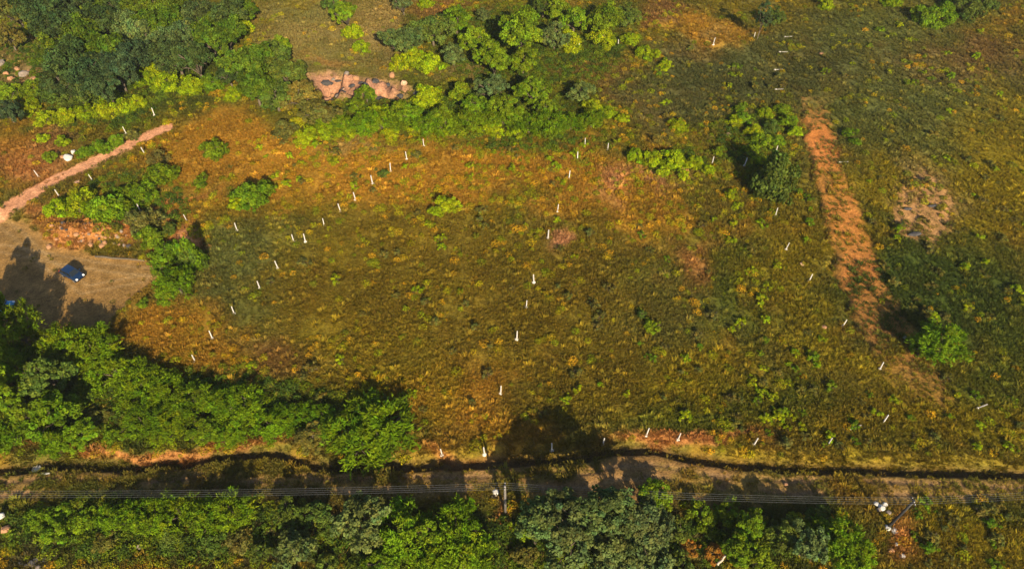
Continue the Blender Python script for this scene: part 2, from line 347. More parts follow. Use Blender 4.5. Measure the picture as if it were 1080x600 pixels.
NX, NY = len(xs), len(ys)
kind = np.zeros((NY - 1, NX - 1), int)
cx = (xs[:-1] + xs[1:])/2; cy = (ys[:-1] + ys[1:])/2; CX, CY = np.meshgrid(cx, cy); MC = masks(CX, CY)
inner = (np.abs(CX) < 150) & (CY > 20) & (CY < 190)
for k, name in enumerate(('quarry', 'rpatch', 'strip', 'yard', 'path', 'road', 'ditch'), 1): kind[MC[name] & inner] = k
IDX = np.arange(NX*NY).reshape(NY, NX)
FQ = np.stack([IDX[:-1, :-1], IDX[:-1, 1:], IDX[1:, 1:], IDX[1:, :-1]], -1)
CO = np.stack([XX, YY, ZZ], -1).reshape(-1, 3); CF = np.concatenate([CC, np.ones(CC.shape[:2] + (1,))], -1).reshape(-1, 4)
def sheet(name, sel, label):
    fq = FQ[sel]; used = np.unique(fq); re = np.full(NX*NY, -1, np.int32); re[used] = np.arange(len(used))
    me = bpy.data.meshes.new(name); me.vertices.add(len(used)); me.vertices.foreach_set('co', CO[used].reshape(-1).astype(np.float32))
    me.loops.add(len(fq)*4); me.loops.foreach_set('vertex_index', re[fq].reshape(-1))
    me.polygons.add(len(fq)); me.polygons.foreach_set('loop_start', np.arange(0, len(fq)*4, 4, dtype=np.int32)); me.update(calc_edges=True)
    me.polygons.foreach_set('use_smooth', [True]*len(fq))
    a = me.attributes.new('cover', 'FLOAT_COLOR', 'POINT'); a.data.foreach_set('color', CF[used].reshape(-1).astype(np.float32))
    me.materials.append(M_GROUND); o = link(bpy.data.objects.new(name, me)); tag(o, label, name.replace('_', ' ').split()[-1], kind='structure'); return o
for k, (nm, lb) in enumerate((('ground', 'rolling ground under the dry grass field and groves'), ('quarry_floor', 'pink broken rock floor of small quarry behind the field'),
        ('bare_patch', 'pale bare earth patch right of the orange strip'), ('bare_earth_strip', 'orange strip of bare earth running down the right of the field'),
        ('dirt_yard', 'tan dirt yard where the cars are parked'), ('dirt_path', 'pink dirt path leading up from the yard'),
        ('dirt_road', 'brown dirt road along the bottom beside the ditch'), ('ditch', 'narrow dark ditch between dirt road and field'))):
    if (kind == k).any(): sheet(nm, kind == k, lb)

# ------------------------------------------------------------------ trees and bushes
def unit(v): return v/(np.linalg.norm(v, axis=-1, keepdims=True) + 1e-9)
def leaves(P, Nn, size, aspect, g, axis_=None):
    """diamond leaves centred at P with normals Nn"""
    n = len(P); t = g.normal(size=(n, 3)) if axis_ is None else axis_ + .35*g.normal(size=(n, 3))
    t = unit(t - (t*Nn).sum(1, keepdims=True)*Nn); b = np.cross(Nn, t)
    l = (size*g.uniform(.65, 1.3, n))[:, None]; w = l*aspect*g.uniform(.8, 1.2, n)[:, None]
    bend = Nn*l*.12
    return np.stack([P - t*l*.5 - bend, P + b*w*.5 - t*l*.05, P + t*l*.5 - bend, P - b*w*.5 - t*l*.05], 1)
def build_variant(name, Rr, H, zr, nl, nc, nleaf, size, aspect, style, seed):
    g = np.random.default_rng(seed)
    zc = H - Rr*zr*.92
    lob = []
    for i in range(nl):
        a = 2*math.pi*(i + g.uniform(-.3, .3))/max(nl - 1, 1); rr = 0 if i == nl - 1 else g.uniform(.40, .74)
        lr = g.uniform(.26, .48) if rr else .50
        lob.append((math.cos(a)*rr*Rr, math.sin(a)*rr*Rr, g.uniform(-.40, .32)*Rr*zr if rr else .28*Rr*zr, lr*Rr))
    lob = np.array(lob); w = lob[:, 3]**2; w /= w.sum()
    li = g.choice(nl, nc, p=w); d = unit(g.normal(size=(nc, 3)) + (0, 0, .45))
    C = lob[li, :3] + d*lob[li, 3:4]*g.uniform(.62, 1.05, nc)[:, None]*np.array([1, 1, zr])
    C[:, 2] = np.maximum(C[:, 2], -zc*.80)
    crad = Rr*{'clump': .15, 'frond': .19, 'bushy': .20}[style]*g.uniform(.7, 1.35, nc)
    out = unit(C*np.array([1, 1, 1/zr]) + (0, 0, .35*Rr))
    cb = g.uniform(.55, 1.40, nc); hue = g.normal(0, .10, nc)
    if style == 'frond':
        nt = 7; tw = unit(out[:, None, :]*.7 + np.array([0, 0, .75]) + .55*g.normal(size=(nc, nt, 3)))
        m = nleaf//nt; s = g.uniform(.1, 1.0, (nc, nt, m)); L = (crad*1.9)[:, None, None]
        P = C[:, None, None, :] + tw[:, :, None, :]*(s*L)[..., None] + (size*.28)*g.normal(size=(nc, nt, m, 3))
        P[..., 2] -= (s**2*L)*.18
        ax = np.broadcast_to(tw[:, :, None, :], P.shape).reshape(-1, 3); ci = np.repeat(np.arange(nc), nt*m); P = P.reshape(-1, 3)
        Nn = unit(out[ci]*.5 + (0, 0, .5) + .8*g.normal(size=P.shape)); V = leaves(P, Nn, size, aspect, g, ax + .3*g.normal(size=P.shape))
    else:
        q = unit(g.normal(size=(nc, nleaf, 3)) + .35*out[:, None, :]); r = g.uniform(.3, 1.0, (nc, nleaf))**.5
        P = (C[:, None, :] + q*(r*crad[:, None])[..., None]*np.array([1, 1, .8])).reshape(-1, 3); ci = np.repeat(np.arange(nc), nleaf)
        Nn = unit(q.reshape(-1, 3)*.55 + out[ci]*.25 + (0, 0, .35) + .55*g.normal(size=P.shape)); V = leaves(P, Nn, size, aspect, g)
    n = len(P); br = cb[ci]*g.uniform(.75, 1.28, n); h = hue[ci] + g.normal(0, .06, n)
    var = np.stack([br*(1 + h), br, br*(1 - .8*h), np.ones(n)], 1)
    V[:, :, 2] = np.maximum(V[:, :, 2], -zc + .02)
    crown = quads_mesh('crown_' + name, V, M_LEAF, var)
    tb = MB(); r0 = max(.03, Rr*.055)
    fork = np.array([g.uniform(-.06, .06)*Rr, g.uniform(-.06, .06)*Rr, zc*.45])
    tb.tube([(0, 0, -.25), (0.02*Rr, 0, zc*.15), fork], [r0*1.5, r0*1.1, r0*.9], 8)
    for i in range(nl):
        e = lob[i, :3] + (0, 0, zc); mid = fork*.45 + e*.55 + np.array([g.normal()*.06*Rr, g.normal()*.06*Rr, .08*Rr])
        tb.tube([fork - (0, 0, .1*zc), mid, e, e + unit(e - mid)*.35*lob[i, 3]], [r0*.7, r0*.45, r0*.28, r0*.1], 5)
        for q in range(3):
            e2 = e + unit(g.normal(size=3) + (0, 0, .3))*lob[i, 3]*.8; tb.tube([mid*.3 + e*.7, e2], [r0*.3, r0*.08], 4)
    trunk = tb.mesh('trunk_' + name, M_BARK, True)
    return dict(crown=crown, trunk=trunk, R=Rr, H=H, zc=zc)
VAR = {
 'tree': [build_variant('tree%d' % i, 3.0, [5.4, 5.0, 5.8, 5.2][i], .78, 8 + i % 3, 100, 58, .34, .60, 'clump', 20 + i) for i in range(4)],
 'feather': [build_variant('feather%d' % i, 3.0, [4.6, 4.2, 4.9][i], .80, 7 + i, 80, 84, .42, .30, 'frond', 40 + i) for i in range(3)],
 'big': [build_variant('big%d' % i, 4.6, [8.2, 7.6][i], .72, 11 + i, 200, 52, .44, .60, 'clump', 60 + i) for i in range(2)],
 'thicket': [build_variant('thicket%d' % i, 2.4, [2.7, 2.4, 2.9, 2.5][i], .80, 8 + i, 96, 52, .31, .48, 'bushy', 70 + i) for i in range(4)],
 'bush': [build_variant('bush%d' % i, 1.6, [1.75, 1.6, 1.9, 1.7][i], .75, 6 + i % 2, 50, 44, .27, .48, 'bushy', 80 + i) for i in range(4)],
 'shrub': [build_variant('shrub%d' % i, .7, [.75, .66, .85, .7][i], .70, 5, 18, 24, .20, .45, 'bushy', 90 + i) for i in range(4)],
 'tall': [build_variant('tall%d' % i, 3.6, [13.0, 12.2, 12.6][i], .80, 9, 150, 52, .42, .60, 'clump', 64 + i) for i in range(3)],
 'slim': [build_variant('slim0', 1.5, 8.0, 2.3, 6, 80, 50, .30, .5, 'clump', 99)],
}
TCOL = dict(D=(.076, .112, .015), K=(.045, .076, .026), M=(.115, .180, .006), B=(.200, .255, .003), S=(.095, .130, .036), F=(.112, .182, .004),
            O=(.125, .115, .022), Y=(.34, .30, .008), R=(.27, .125, .018))
ADJ = dict(D='dark green', K='very dark blue-green', M='mid green', B='bright yellow-green', S='silvery grey-green', F='feathery fresh green', O='dull olive', Y='bright yellow', R='rusty orange dried')
ORD = 'first second third fourth fifth sixth seventh eighth ninth tenth eleventh twelfth thirteenth fourteenth fifteenth sixteenth seventeenth eighteenth nineteenth twentieth'.split()
def ordn(i, n):
    if n == 1: return ''
    if i == 0: return 'leftmost'
    if i == n - 1: return 'rightmost'
    return ORD[i] + ' from left'
VC = {k: 0 for k in VAR}
PLANTS = []
def plant(name, u, v, rp, kd, label, cat, group, vset=None, hk=1.0, shade=None, low=False):
    z = 1.0
    for _ in range(4):
        s = px_per_m(u, v, z); r = rp/s
        vs = vset or ('big' if r > 3.9 and kd != 'F' else 'feather' if kd == 'F' and r > 1.5 else 'thicket' if (low or kd == 'B') and r > 1.7 else 'tree' if r > 1.9 and not low else 'bush' if r > .95 else 'shrub')
        ref = VAR[vs][VC[vs] % len(VAR[vs])]; k = r/ref['R']; z = ref['zc']*k*hk
    VC[vs] += 1
    x, y = at(u, v, z); zz = zat(x, y)
    rz = random.uniform(0, 6.28)
    e = empty(name, (x, y, zz - .03), rz, k); e.scale = (k*random.uniform(.92, 1.08), k*random.uniform(.92, 1.08), k*hk)
    tag(e, label, cat, group)
    t = part('trunk' if cat == 'tree' else 'stem', ref['trunk'], e)
    c = part('crown' if cat == 'tree' else 'foliage', ref['crown'], e, (0, 0, ref['zc']))
    b = random.uniform(.85, 1.15); col = shade or TCOL[kd]
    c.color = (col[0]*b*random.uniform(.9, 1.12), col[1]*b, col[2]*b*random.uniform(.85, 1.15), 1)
    PLANTS.append((x, y, r)); return e
GROVES = {
 'top left grove': ('tree', [(15,10,18,'O'),(42,12,20,'D'),(70,6,19,'K'),(96,9,13,'M'),(62,30,20,'D'),(86,38,20,'M'),(112,22,18,'D'),(108,50,20,'M'),(72,64,22,'D'),(97,76,20,'K'),(122,72,18,'K'),
   (136,58,19,'K'),(140,28,18,'S'),(155,40,16,'S'),(167,22,18,'M'),(8,38,13,'O'),(35,31,10,'B'),(182,8,19,'M'),(206,14,17,'D'),(193,36,18,'S'),(221,40,18,'M'),(242,14,18,'D'),(228,22,14,'M'),(200,24,13,'M'),(212,30,12,'B'),(250,28,12,'B'),(258,8,13,'M'),(238,36,17,'M'),
   (184,57,18,'D'),(206,62,17,'D'),(50,50,14,'M'),(240,76,14,'D'),(8,118,13,'K'),(120,0,14,'D'),(35,-12,18,'D'),(90,-10,18,'K'),(150,4,16,'M'),(60,84,16,'D'),(80,92,15,'D'),(112,92,15,'K'),(262,66,21,'M'),(268,90,19,'M'),(30,10,16,'D')]),
 'cluster left of quarry': ('tree', [(285,60,17,'D'),(302,75,19,'D'),(295,46,12,'M'),(290,100,18,'D'),(316,100,19,'O'),(333,117,15,'O')]),
 'row above the path': ('bush', [(14,100,15,'M'),(36,96,13,'M'),(56,99,14,'D'),(76,101,15,'D'),(96,102,14,'D'),(116,103,12,'M'),(30,114,11,'B'),(50,126,12,'B'),(70,124,12,'B'),(90,121,12,'B'),(110,117,12,'B'),(131,114,12,'B'),(145,108,10,'B'),
   (161,69,13,'B'),(150,82,14,'B'),(174,86,15,'B'),(200,91,13,'B'),(224,88,12,'M'),(245,100,10,'B'),(122,150,9,'M'),(106,156,9,'M'),(90,161,9,'M'),(66,150,8,'B'),(52,166,8,'M'),(44,148,8,'B'),(140,143,8,'O')]),
 'strip behind the quarry': ('tree', [(365,14,14,'M'),(373,34,12,'B'),(381,49,9,'B'),(425,42,18,'S'),(436,60,14,'B'),(420,66,11,'B'),(455,66,14,'B'),(478,56,13,'S'),(456,30,18,'D'),(481,20,16,'M'),(500,40,16,'M'),(516,55,16,'M'),(425,5,10,'S'),(449,5,8,'B'),
   (549,33,25,'M'),(552,62,16,'M'),(521,66,14,'M'),(585,36,16,'S'),(606,20,16,'M'),(601,46,14,'B'),(588,8,14,'M'),(640,20,17,'M'),(636,41,14,'B'),(662,15,14,'D'),(573,6,12,'D'),(666,42,10,'B'),(680,56,10,'B'),(509,15,8,'S'),(700,70,8,'B'),(692,58,7,'B'),(352,4,12,'D')]),
 'belt behind the field': ('tree', [(386,98,12,'M'),(376,112,10,'M'),(396,120,14,'B'),(421,118,14,'M'),(450,104,18,'B'),(436,122,12,'M'),(466,121,14,'M'),(486,96,13,'M'),(501,111,16,'M'),(520,94,16,'S'),(531,111,16,'M'),(561,94,19,'M'),(546,121,14,'M'),(576,115,14,'M'),(613,97,14,'S'),
   (626,113,12,'B'),(601,128,12,'B'),(641,120,10,'B'),(576,135,12,'B'),(546,138,12,'B'),(516,136,12,'B'),(490,131,12,'M'),(470,139,10,'B'),(440,138,10,'B'),(411,140,10,'B'),(386,135,12,'M'),(365,140,12,'B'),(346,140,12,'B'),(321,143,12,'B'),(300,136,14,'O'),(315,129,9,'Y'),(347,121,12,'O'),(656,126,8,'B')]+[(338+22*i, 131+(i*7)%9-4, 12+(i*5)%4, 'F') for i in range(14)]),
 'thicket above the yard': ('bush', [(170,184,14,'M'),(196,180,12,'M'),(226,159,12,'M'),(211,192,8,'M'),(150,206,12,'M'),(110,224,18,'M'),(85,216,14,'B'),(62,221,11,'B'),(131,220,12,'M'),(160,250,13,'M'),(150,235,14,'O'),(175,265,14,'M'),(187,300,14,'F'),(175,311,11,'M'),(196,285,11,'D'),(166,171,10,'O'),(133,205,10,'M'),(170,283,9,'M'),(180,243,8,'D')]),
 'grove below the yard': ('tree', [(20,350,22,'F'),(12,386,22,'F'),(6,420,20,'M'),(48,396,24,'D'),(55,438,26,'M'),(28,440,19,'M'),(14,462,18,'F'),(70,366,20,'F'),(98,370,24,'F'),(122,395,24,'F'),(150,410,24,'F'),(180,415,22,'F'),(206,424,22,'F'),(152,448,20,'F'),(180,454,18,'F'),(214,455,18,'M'),
   (236,428,20,'F'),(260,430,20,'F'),(246,460,16,'F'),(286,450,18,'F'),(310,444,16,'F'),(331,463,18,'O'),(342,444,14,'F'),(90,460,18,'M'),(60,470,14,'F'),(105,440,14,'O'),(-28,352,24,'M'),(-24,318,22,'M'),(-22,400,24,'M'),(125,462,14,'M')]),
 'thicket below the road': ('bush', [(40,546,15,'M'),(60,560,15,'M'),(90,550,14,'M'),(116,546,14,'F'),(140,545,16,'F'),(165,545,18,'F'),(190,541,18,'F'),(216,546,18,'F'),(246,541,19,'F'),(256,570,16,'O'),(66,540,11,'M'),(180,565,15,'D'),(225,572,15,'D'),(110,570,13,'O')]),
 'wood at the bottom': ('tree', [(275,580,14,'D'),(300,545,17,'D'),(330,541,17,'D'),(311,581,24,'S'),(347,556,15,'D'),(385,546,28,'S'),(422,560,26,'F'),(402,592,20,'M'),(452,560,20,'M'),(481,556,24,'F'),(492,586,24,'F'),(456,592,20,'F'),(550,556,15,'M'),
   (690,522,18,'M'),(602,576,28,'S'),(642,581,28,'S'),(682,587,28,'S'),(741,546,16,'M'),(766,541,16,'M'),(792,551,18,'M'),(729,578,11,'R'),(754,583,11,'R'),(780,577,18,'M'),(801,592,18,'M'),(831,561,20,'D'),(851,576,20,'S'),(881,571,24,'F'),(900,592,20,'F'),(862,546,15,'D'),(552,586,14,'O'),(715,562,14,'D'),(380,600,16,'D'),(345,595,15,'D'),(720,600,16,'D')]),
 'group by the round tree': ('bush', [(715,135,10,'B'),(711,170,14,'B'),(690,170,12,'B'),(671,165,10,'B'),(731,171,10,'B'),(801,150,12,'M'),(785,125,9,'M'),(796,139,10,'B'),(826,115,10,'M'),(832,126,9,'M'),(801,170,9,'B'),(780,115,8,'M'),(812,135,9,'D'),(775,128,9,'B'),(808,118,9,'B'),(838,140,8,'B'),(790,160,8,'M'),(820,150,9,'M'),(745,180,8,'B'),(700,182,9,'B'),(757,160,7,'M'),(720,185,8,'B'),(770,205,7,'B'),(690,150,8,'O')]),
 'far right corner': ('bush', [(980,20,15,'M'),(996,14,14,'M'),(1021,8,16,'D'),(970,14,9,'B'),(1040,2,14,'D'),(1005,2,14,'M'),(940,2,9,'B'),(872,4,9,'B')]),
}
SINGLE = [(815,190,26,'D','tree','round dark green tree casting a long shadow beside the bare strip','thicket',1.75),(806,16,9,'K','tree','slender very dark tree standing alone at top right','slim',1.0),(819,16,11,'D','tree','small dark green tree right of the slender dark one',None,1.2),
 (990,362,26,'F','bush','large fresh green bush right of the bare strip bottom',None,1.0),(968,372,11,'M','bush','small green bush left against the large bush at right',None,1.0),(264,207,21,'M','bush','bright green bush standing alone in the upper left field','thicket',1.15),(281,197,11,'M','bush','smaller green bush joined right of the lone left bush',None,1.2),(249,215,10,'B','bush','small yellow-green bush left of the lone left bush',None,1),
 (470,215,13,'B','bush','bright yellow-green bush alone in the orange upper field',None,1.0),(457,222,8,'B','bush','small yellow bush left of the lone orange field bush',None,1.0),(689,345,10,'M','bush','green bush alone in the middle right of the field',None,1.0),(677,331,7,'D','bush','small dark bush just above the lone middle right bush',None,1.0),
 (396,456,43,'F','tree','large feathery green tree at the ditch, right end of low grove','feather',.48),(642,536,31,'S','tree','tallest silvery grey-green tree whose shadow falls across road and field','tall',1.0),
 (600,541,29,'S','tree','tall silvery grey-green tree just left of the tallest one','tall',1.0),(682,548,28,'S','tree','tall silvery grey-green tree just right of the tallest one','tall',.95),(566,548,25,'S','tree','tall silvery grey-green tree right of the middle utility pole','tall',.95),
 (895,140,9,'M','bush','small green bush just right of the bare strip top',None,1.0),(902,150,7,'M','bush','smallest green bush right of the bare strip top',None,1.0),(404,184,7,'D','bush','tiny dark bush below the leaning posts',None,1.0),(150,320,7,'M','bush','small green bush at the right rim of the yard',None,1.0)]
for place, (base, lst) in GROVES.items():
    seen = {}
    for t in sorted(lst, key=lambda q: q[0]): seen.setdefault(t[3], []).append(t)
    for kd, ts in seen.items():
        for i, (u, v, rp, _) in enumerate(ts):
            o = ordn(i, len(ts)); lab = '%s %s in the %s' % (ADJ[kd], base, place) + ((', ' + o + ' such') if o else '')
            hk = 1.0; rp *= 1.2 if place.startswith('top') else 1.12 if place.startswith(('belt', 'strip')) else 1.3 if place.startswith('thicket above') else 1.12
            if place.startswith('wood') and kd == 'S': hk = 1.15
            if place.startswith('grove') and u > 60: hk = .56
            if place.startswith('grove below') and u < 0: hk = 2.1
            if base == 'tree' and place.startswith('top left'): hk = 1.1
            if place.startswith('belt'): hk = .85
            if place.startswith('thicket above') and u == 196: hk = 2.4; u, v = 203, 272
            if u in (20, 70) and place.startswith('grove'): hk = 1.25
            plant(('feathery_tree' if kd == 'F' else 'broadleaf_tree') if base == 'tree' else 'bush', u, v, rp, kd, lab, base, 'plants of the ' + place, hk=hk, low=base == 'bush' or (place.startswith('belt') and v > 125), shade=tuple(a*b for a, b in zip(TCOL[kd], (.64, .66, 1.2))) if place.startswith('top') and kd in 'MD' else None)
for (u, v, rp, kd, cat, lab, vs, hk) in SINGLE:
    plant('broadleaf_tree' if cat == 'tree' else 'bush', u, v, rp, kd, lab, cat, None, vs, hk)

# low shrubs scattered over the field: each an object
def pick_free(region, n, rmin):
    out = []; tries = 0
    while len(out) < n and tries < 6000:
        tries += 1; u = random.uniform(region[0], region[1]); v = random.uniform(region[2], region[3]); x, y = at(u, v)
        m = masks(np.array([x]), np.array([y]))
        if any(m[k][0] for k in ('ditch', 'road', 'path', 'strip', 'yard', 'quarry')): continue
        if any(math.hypot(x - a, y - b) < r*.7 + rmin for a, b, r in PLANTS): continue
        out.append((u, v)); x2 = x; PLANTS.append((x, y, .5))
    return out
for (reg, n, kinds, lab, grp) in [
   ((240,660,150,200), 46, 'BBO', 'low %s shrub in the orange grass at the back of the field', 'shrubs at the back of the field'),
   ((230,540,215,440), 34, 'BOO', 'low %s shrub in the olive grass of the left half of the field', 'shrubs in the left half of the field'),
   ((560,760,215,440), 38, 'BOOM', 'low %s shrub in the grass of the right half of the field', 'shrubs in the right half of the field'),
   ((760,870,200,460), 52, 'MBBO', 'low %s shrub left of the bare earth strip', 'shrubs left of the bare strip'),
   ((915,1075,110,340), 60, 'OOBO', 'low %s shrub in the meadow right of the bare strip', 'shrubs in the right meadow'),
   ((690,860,50,140), 30, 'BMOO', 'low %s shrub in the grey-green meadow behind the round dark tree', 'shrubs in the back right meadow'),
   ((870,1075,20,100), 30, 'OBM', 'low %s shrub in the far right meadow under the top edge', 'shrubs in the far right meadow'),
   ((800,1075,400,475), 34, 'OMB', 'low %s shrub in the dark grass above the ditch at right', 'shrubs above the ditch at right'),
   ((960,1075,530,598), 20, 'OMO', 'low %s shrub below the dirt road at bottom right', 'shrubs at bottom right')]:
    for (u, v) in pick_free(reg, n, .5):
        s = px_per_m(u, v); kd = random.choice(kinds)
        plant('shrub', u, v, random.uniform(.6, 1.25)*s, kd, lab % ADJ[kd], 'shrub', grp, 'shrub', random.uniform(.7, 1.0))

# ------------------------------------------------------------------ grass and weeds: uncountable cover, scattered by geometry nodes
def tuft(g, n, r, h, w, lean):
    a = g.uniform(0, 6.28, n); rr = r*g.uniform(0, 1, n)**.6
    b = np.stack([rr*np.cos(a), rr*np.sin(a), np.zeros(n)], 1); a2 = a + g.normal(0, .7, n)
    l = lean*g.uniform(.3, 1.3, n); hh = h*g.uniform(.55, 1.15, n)
    tip = b + np.stack([l*np.cos(a2), l*np.sin(a2), hh], 1); s = np.stack([-np.sin(a2), np.cos(a2), np.zeros(n)], 1)*(w*g.uniform(.7, 1.3, n))[:, None]*.5
    mid = b*.5 + tip*.5 + np.stack([-.12*l*np.cos(a2), -.12*l*np.sin(a2), .14*hh], 1)
    V = np.stack([b - (0, 0, .05), mid + s, tip, mid - s], 1)
    br = g.uniform(.7, 1.25, n); return V, np.stack([br*(1 + g.normal(0, .08, n)), br, br, np.ones(n)], 1)
def weed(g, n, r, h, size):
    q = unit(g.normal(size=(n, 3)) + (0, 0, .5)); P = q*np.array([r, r, h*.75])*(g.uniform(.35, 1, n)**.5)[:, None]; P[:, 2] = np.abs(P[:, 2]) + .04
    Nn = unit(q*.5 + (0, 0, .5) + .6*g.normal(size=(n, 3))); V = leaves(P, Nn, size, .5, g); br = g.uniform(.7, 1.3, n)
    return V, np.stack([br*(1 + g.normal(0, .1, n)), br, br, np.ones(n)], 1)
def scatter(name, tufts, pts, cols, scl, label):
    k = len(tufts); V = np.concatenate([t[0] for t in tufts]); var = np.concatenate([t[1] for t in tufts])
    kid = np.concatenate([np.full(len(t[0])*4, i + 1) for i, t in enumerate(tufts)]); nv = len(V)*4; npt = len(pts)
    me = bpy.data.meshes.new(name); me.vertices.add(nv + npt)
    me.vertices.foreach_set('co', np.concatenate([V.reshape(-1, 3), pts]).reshape(-1).astype(np.float32))
    me.loops.add(nv); me.loops.foreach_set('vertex_index', np.arange(nv, dtype=np.int32))
    me.polygons.add(len(V)); me.polygons.foreach_set('loop_start', np.arange(0, nv, 4, dtype=np.int32)); me.update(calc_edges=True)
    g = np.random.default_rng(len(pts))
    def attr(nm, typ, field, a, b):
        at_ = me.attributes.new(nm, typ, 'POINT'); at_.data.foreach_set(field, np.concatenate([a, b]).reshape(-1))
    attr('var', 'FLOAT_COLOR', 'color', np.repeat(var, 4, 0).astype(np.float32), np.ones((npt, 4), np.float32))
    attr('tcol', 'FLOAT_COLOR', 'color', np.ones((nv, 4), np.float32), np.concatenate([cols, np.ones((npt, 1))], 1).astype(np.float32))
    attr('kid', 'INT', 'value', kid.astype(np.int32), (-1 - g.integers(0, k, npt)).astype(np.int32))
    attr('scl', 'FLOAT', 'value', np.ones(nv, np.float32), scl.astype(np.float32))
    attr('rotz', 'FLOAT', 'value', np.zeros(nv, np.float32), g.uniform(0, 6.28, npt).astype(np.float32))
    me.materials.append(M_GRASS); o = link(bpy.data.objects.new(name, me)); tag(o, label, name.split('_')[-1], kind='stuff')
    ng = bpy.data.node_groups.new('scatter_' + name, 'GeometryNodeTree')
    ng.interface.new_socket('Geometry', in_out='INPUT', socket_type='NodeSocketGeometry'); ng.interface.new_socket('Geometry', in_out='OUTPUT', socket_type='NodeSocketGeometry')
    N = ng.nodes; L = ng.links; gi = N.new('NodeGroupInput'); go = N.new('NodeGroupOutput'); jn = N.new('GeometryNodeJoinGeometry')
    def named(nm, t):
        n_ = N.new('GeometryNodeInputNamedAttribute'); n_.data_type = t; n_.inputs['Name'].default_value = nm; return n_.outputs['Attribute']
    kidn = named('kid', 'INT'); sc = named('scl', 'FLOAT'); rz = named('rotz', 'FLOAT')
    cmb = N.new('ShaderNodeCombineXYZ'); L.new(rz, cmb.inputs[2])
    def sel(val):
        c = N.new('FunctionNodeCompare'); c.data_type = 'INT'; c.operation = 'EQUAL'; L.new(kidn, c.inputs[2]); c.inputs[3].default_value = val
        s = N.new('GeometryNodeSeparateGeometry'); s.domain = 'POINT'; L.new(gi.outputs[0], s.inputs[0]); L.new(c.outputs[0], s.inputs[1]); return s.outputs[0]
    for i in range(k):
        mp = N.new('GeometryNodeMeshToPoints'); L.new(sel(-1 - i), mp.inputs['Mesh'])
        ip = N.new('GeometryNodeInstanceOnPoints'); L.new(mp.outputs[0], ip.inputs['Points']); L.new(sel(i + 1), ip.inputs['Instance'])
        L.new(cmb.outputs[0], ip.inputs['Rotation']); L.new(sc, ip.inputs['Scale']); L.new(ip.outputs[0], jn.inputs[0])
    L.new(jn.outputs[0], go.inputs[0]); md = o.modifiers.new('scatter', 'NODES'); md.node_group = ng
    return o
def view_points(n, dens_near=1.0):
    """random ground points over the visible area and a margin, denser near the camera"""
    y = 22 + 160*rng.random(n)**1.35; hw = (y*cP + CAM_H*sP)*.78 + 6; x = (rng.random(n)*2 - 1)*hw
    keep = rng.random(n) < np.clip(hw/130, 0, 1)**.6
    return x[keep], y[keep]
# grass
x, y = view_points(330000)
m = masks(x, y)
p = np.ones(len(x))
p *= 1 - .995*m['yard']; p *= 1 - .98*m['path']; p *= np.where(m['ditch'], np.where(m['dd'] > .35, .6, .10), 1)
u_, v_ = to_px(x, y)
p *= np.where(m['road'], (.03 + .6*sstep(.49, .60, fbm(x*.45, y, 3.0, 2, 4)))*(.5 + 1.0*(sstep(560, 440, u_) + sstep(780, 880, u_))) + .13*(sstep(540, 420, u_) + sstep(760, 860, u_)), 1)
p *= np.where(m['strip'], .20 + .22*sstep(.4, 1, m['strip_f']), 1); p *= np.where(m['quarry'], .22*(m['quarry_d'] > -1.2), 1); p *= np.where(m['rpatch'], .15, 1)
u_, v_ = to_px(x, y)
for bu, bv, su, sv, a in ((100,250,46,8,.85),(197,253,13,14,.95),(24,78,22,10,.9),(645,200,14,12,.7),(585,257,10,7,.8),(735,285,14,20,.5),(700,20,20,9,.5),(758,40,14,8,.6),(170,479,105,5,.7),(735,471,55,4,.7),(945,575,12,14,.8),(530,545,5,16,.8)):
    p *= 1 - a*np.exp(-((u_ - bu)/su)**2 - ((v_ - bv)/sv)**2)
p *= .35 + .95*sstep(.34, .56, fbm(x, y, 2.4, 7, 3))
keep = rng.random(len(x)) < p; x = x[keep]; y = y[keep]
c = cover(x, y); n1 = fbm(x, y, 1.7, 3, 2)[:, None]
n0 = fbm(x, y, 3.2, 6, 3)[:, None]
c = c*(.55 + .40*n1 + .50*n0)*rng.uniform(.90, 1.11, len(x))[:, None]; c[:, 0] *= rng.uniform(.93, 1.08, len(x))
g = np.random.default_rng(3)
tall = .35 + .9*fbm(x, y, 5, 4, 3)
scatter('meadow_grass', [tuft(g, 20, .30, .42, .085, .26), tuft(g, 18, .36, .32, .095, .30), tuft(g, 22, .26, .50, .075, .22), tuft(g, 16, .40, .26, .10, .34)],
        np.stack([x, y, height(x, y)], 1), c, tall*rng.uniform(.75, 1.3, len(x)), 'dry and green grass covering the field and verges')
# tussocks: bigger clumps of long grass with golden tops
x, y = view_points(90000)
m = masks(x, y); bank = (m['dd'] > .3) & (m['dd'] < 2.0); p = np.where(m['yard'] | m['path'] | (m['ditch'] & ~bank) | m['quarry'], 0, 1)*np.where(m['strip'], .15, 1.0)*np.where(m['rpatch'], .2, 1)*np.where(m['road'], .02 + .3*sstep(.54, .62, fbm(x*.45, y, 3.0, 2, 4)), 1.0)
p = p*(.03 + .34*sstep(.50, .68, fbm(x, y, 2.6, 1, 3)) + .45*bank*sstep(.35, .6, fbm(x, y, 1.5, 2, 2))*sstep(780, 840, to_px(x, y)[0]))
keep = rng.random(len(x)) < p; x = x[keep]; y = y[keep]
c = cover(x, y); n0 = fbm(x, y, 3.2, 6, 3)[:, None]; c = c*rng.uniform(.8, 1.5, len(x))[:, None]*(.55 + .9*n0) + np.array((.08, .05, .0))*rng.random(len(x))[:, None]**3
scatter('tussock_grass', [tuft(g, 46, .42, .60, .10, .42), tuft(g, 40, .36, .52, .11, .48), tuft(g, 52, .50, .50, .10, .50)], np.stack([x, y, height(x, y)], 1), c,
        rng.uniform(.5, 1.2, len(x)), 'golden tussocks of longer grass across the field')
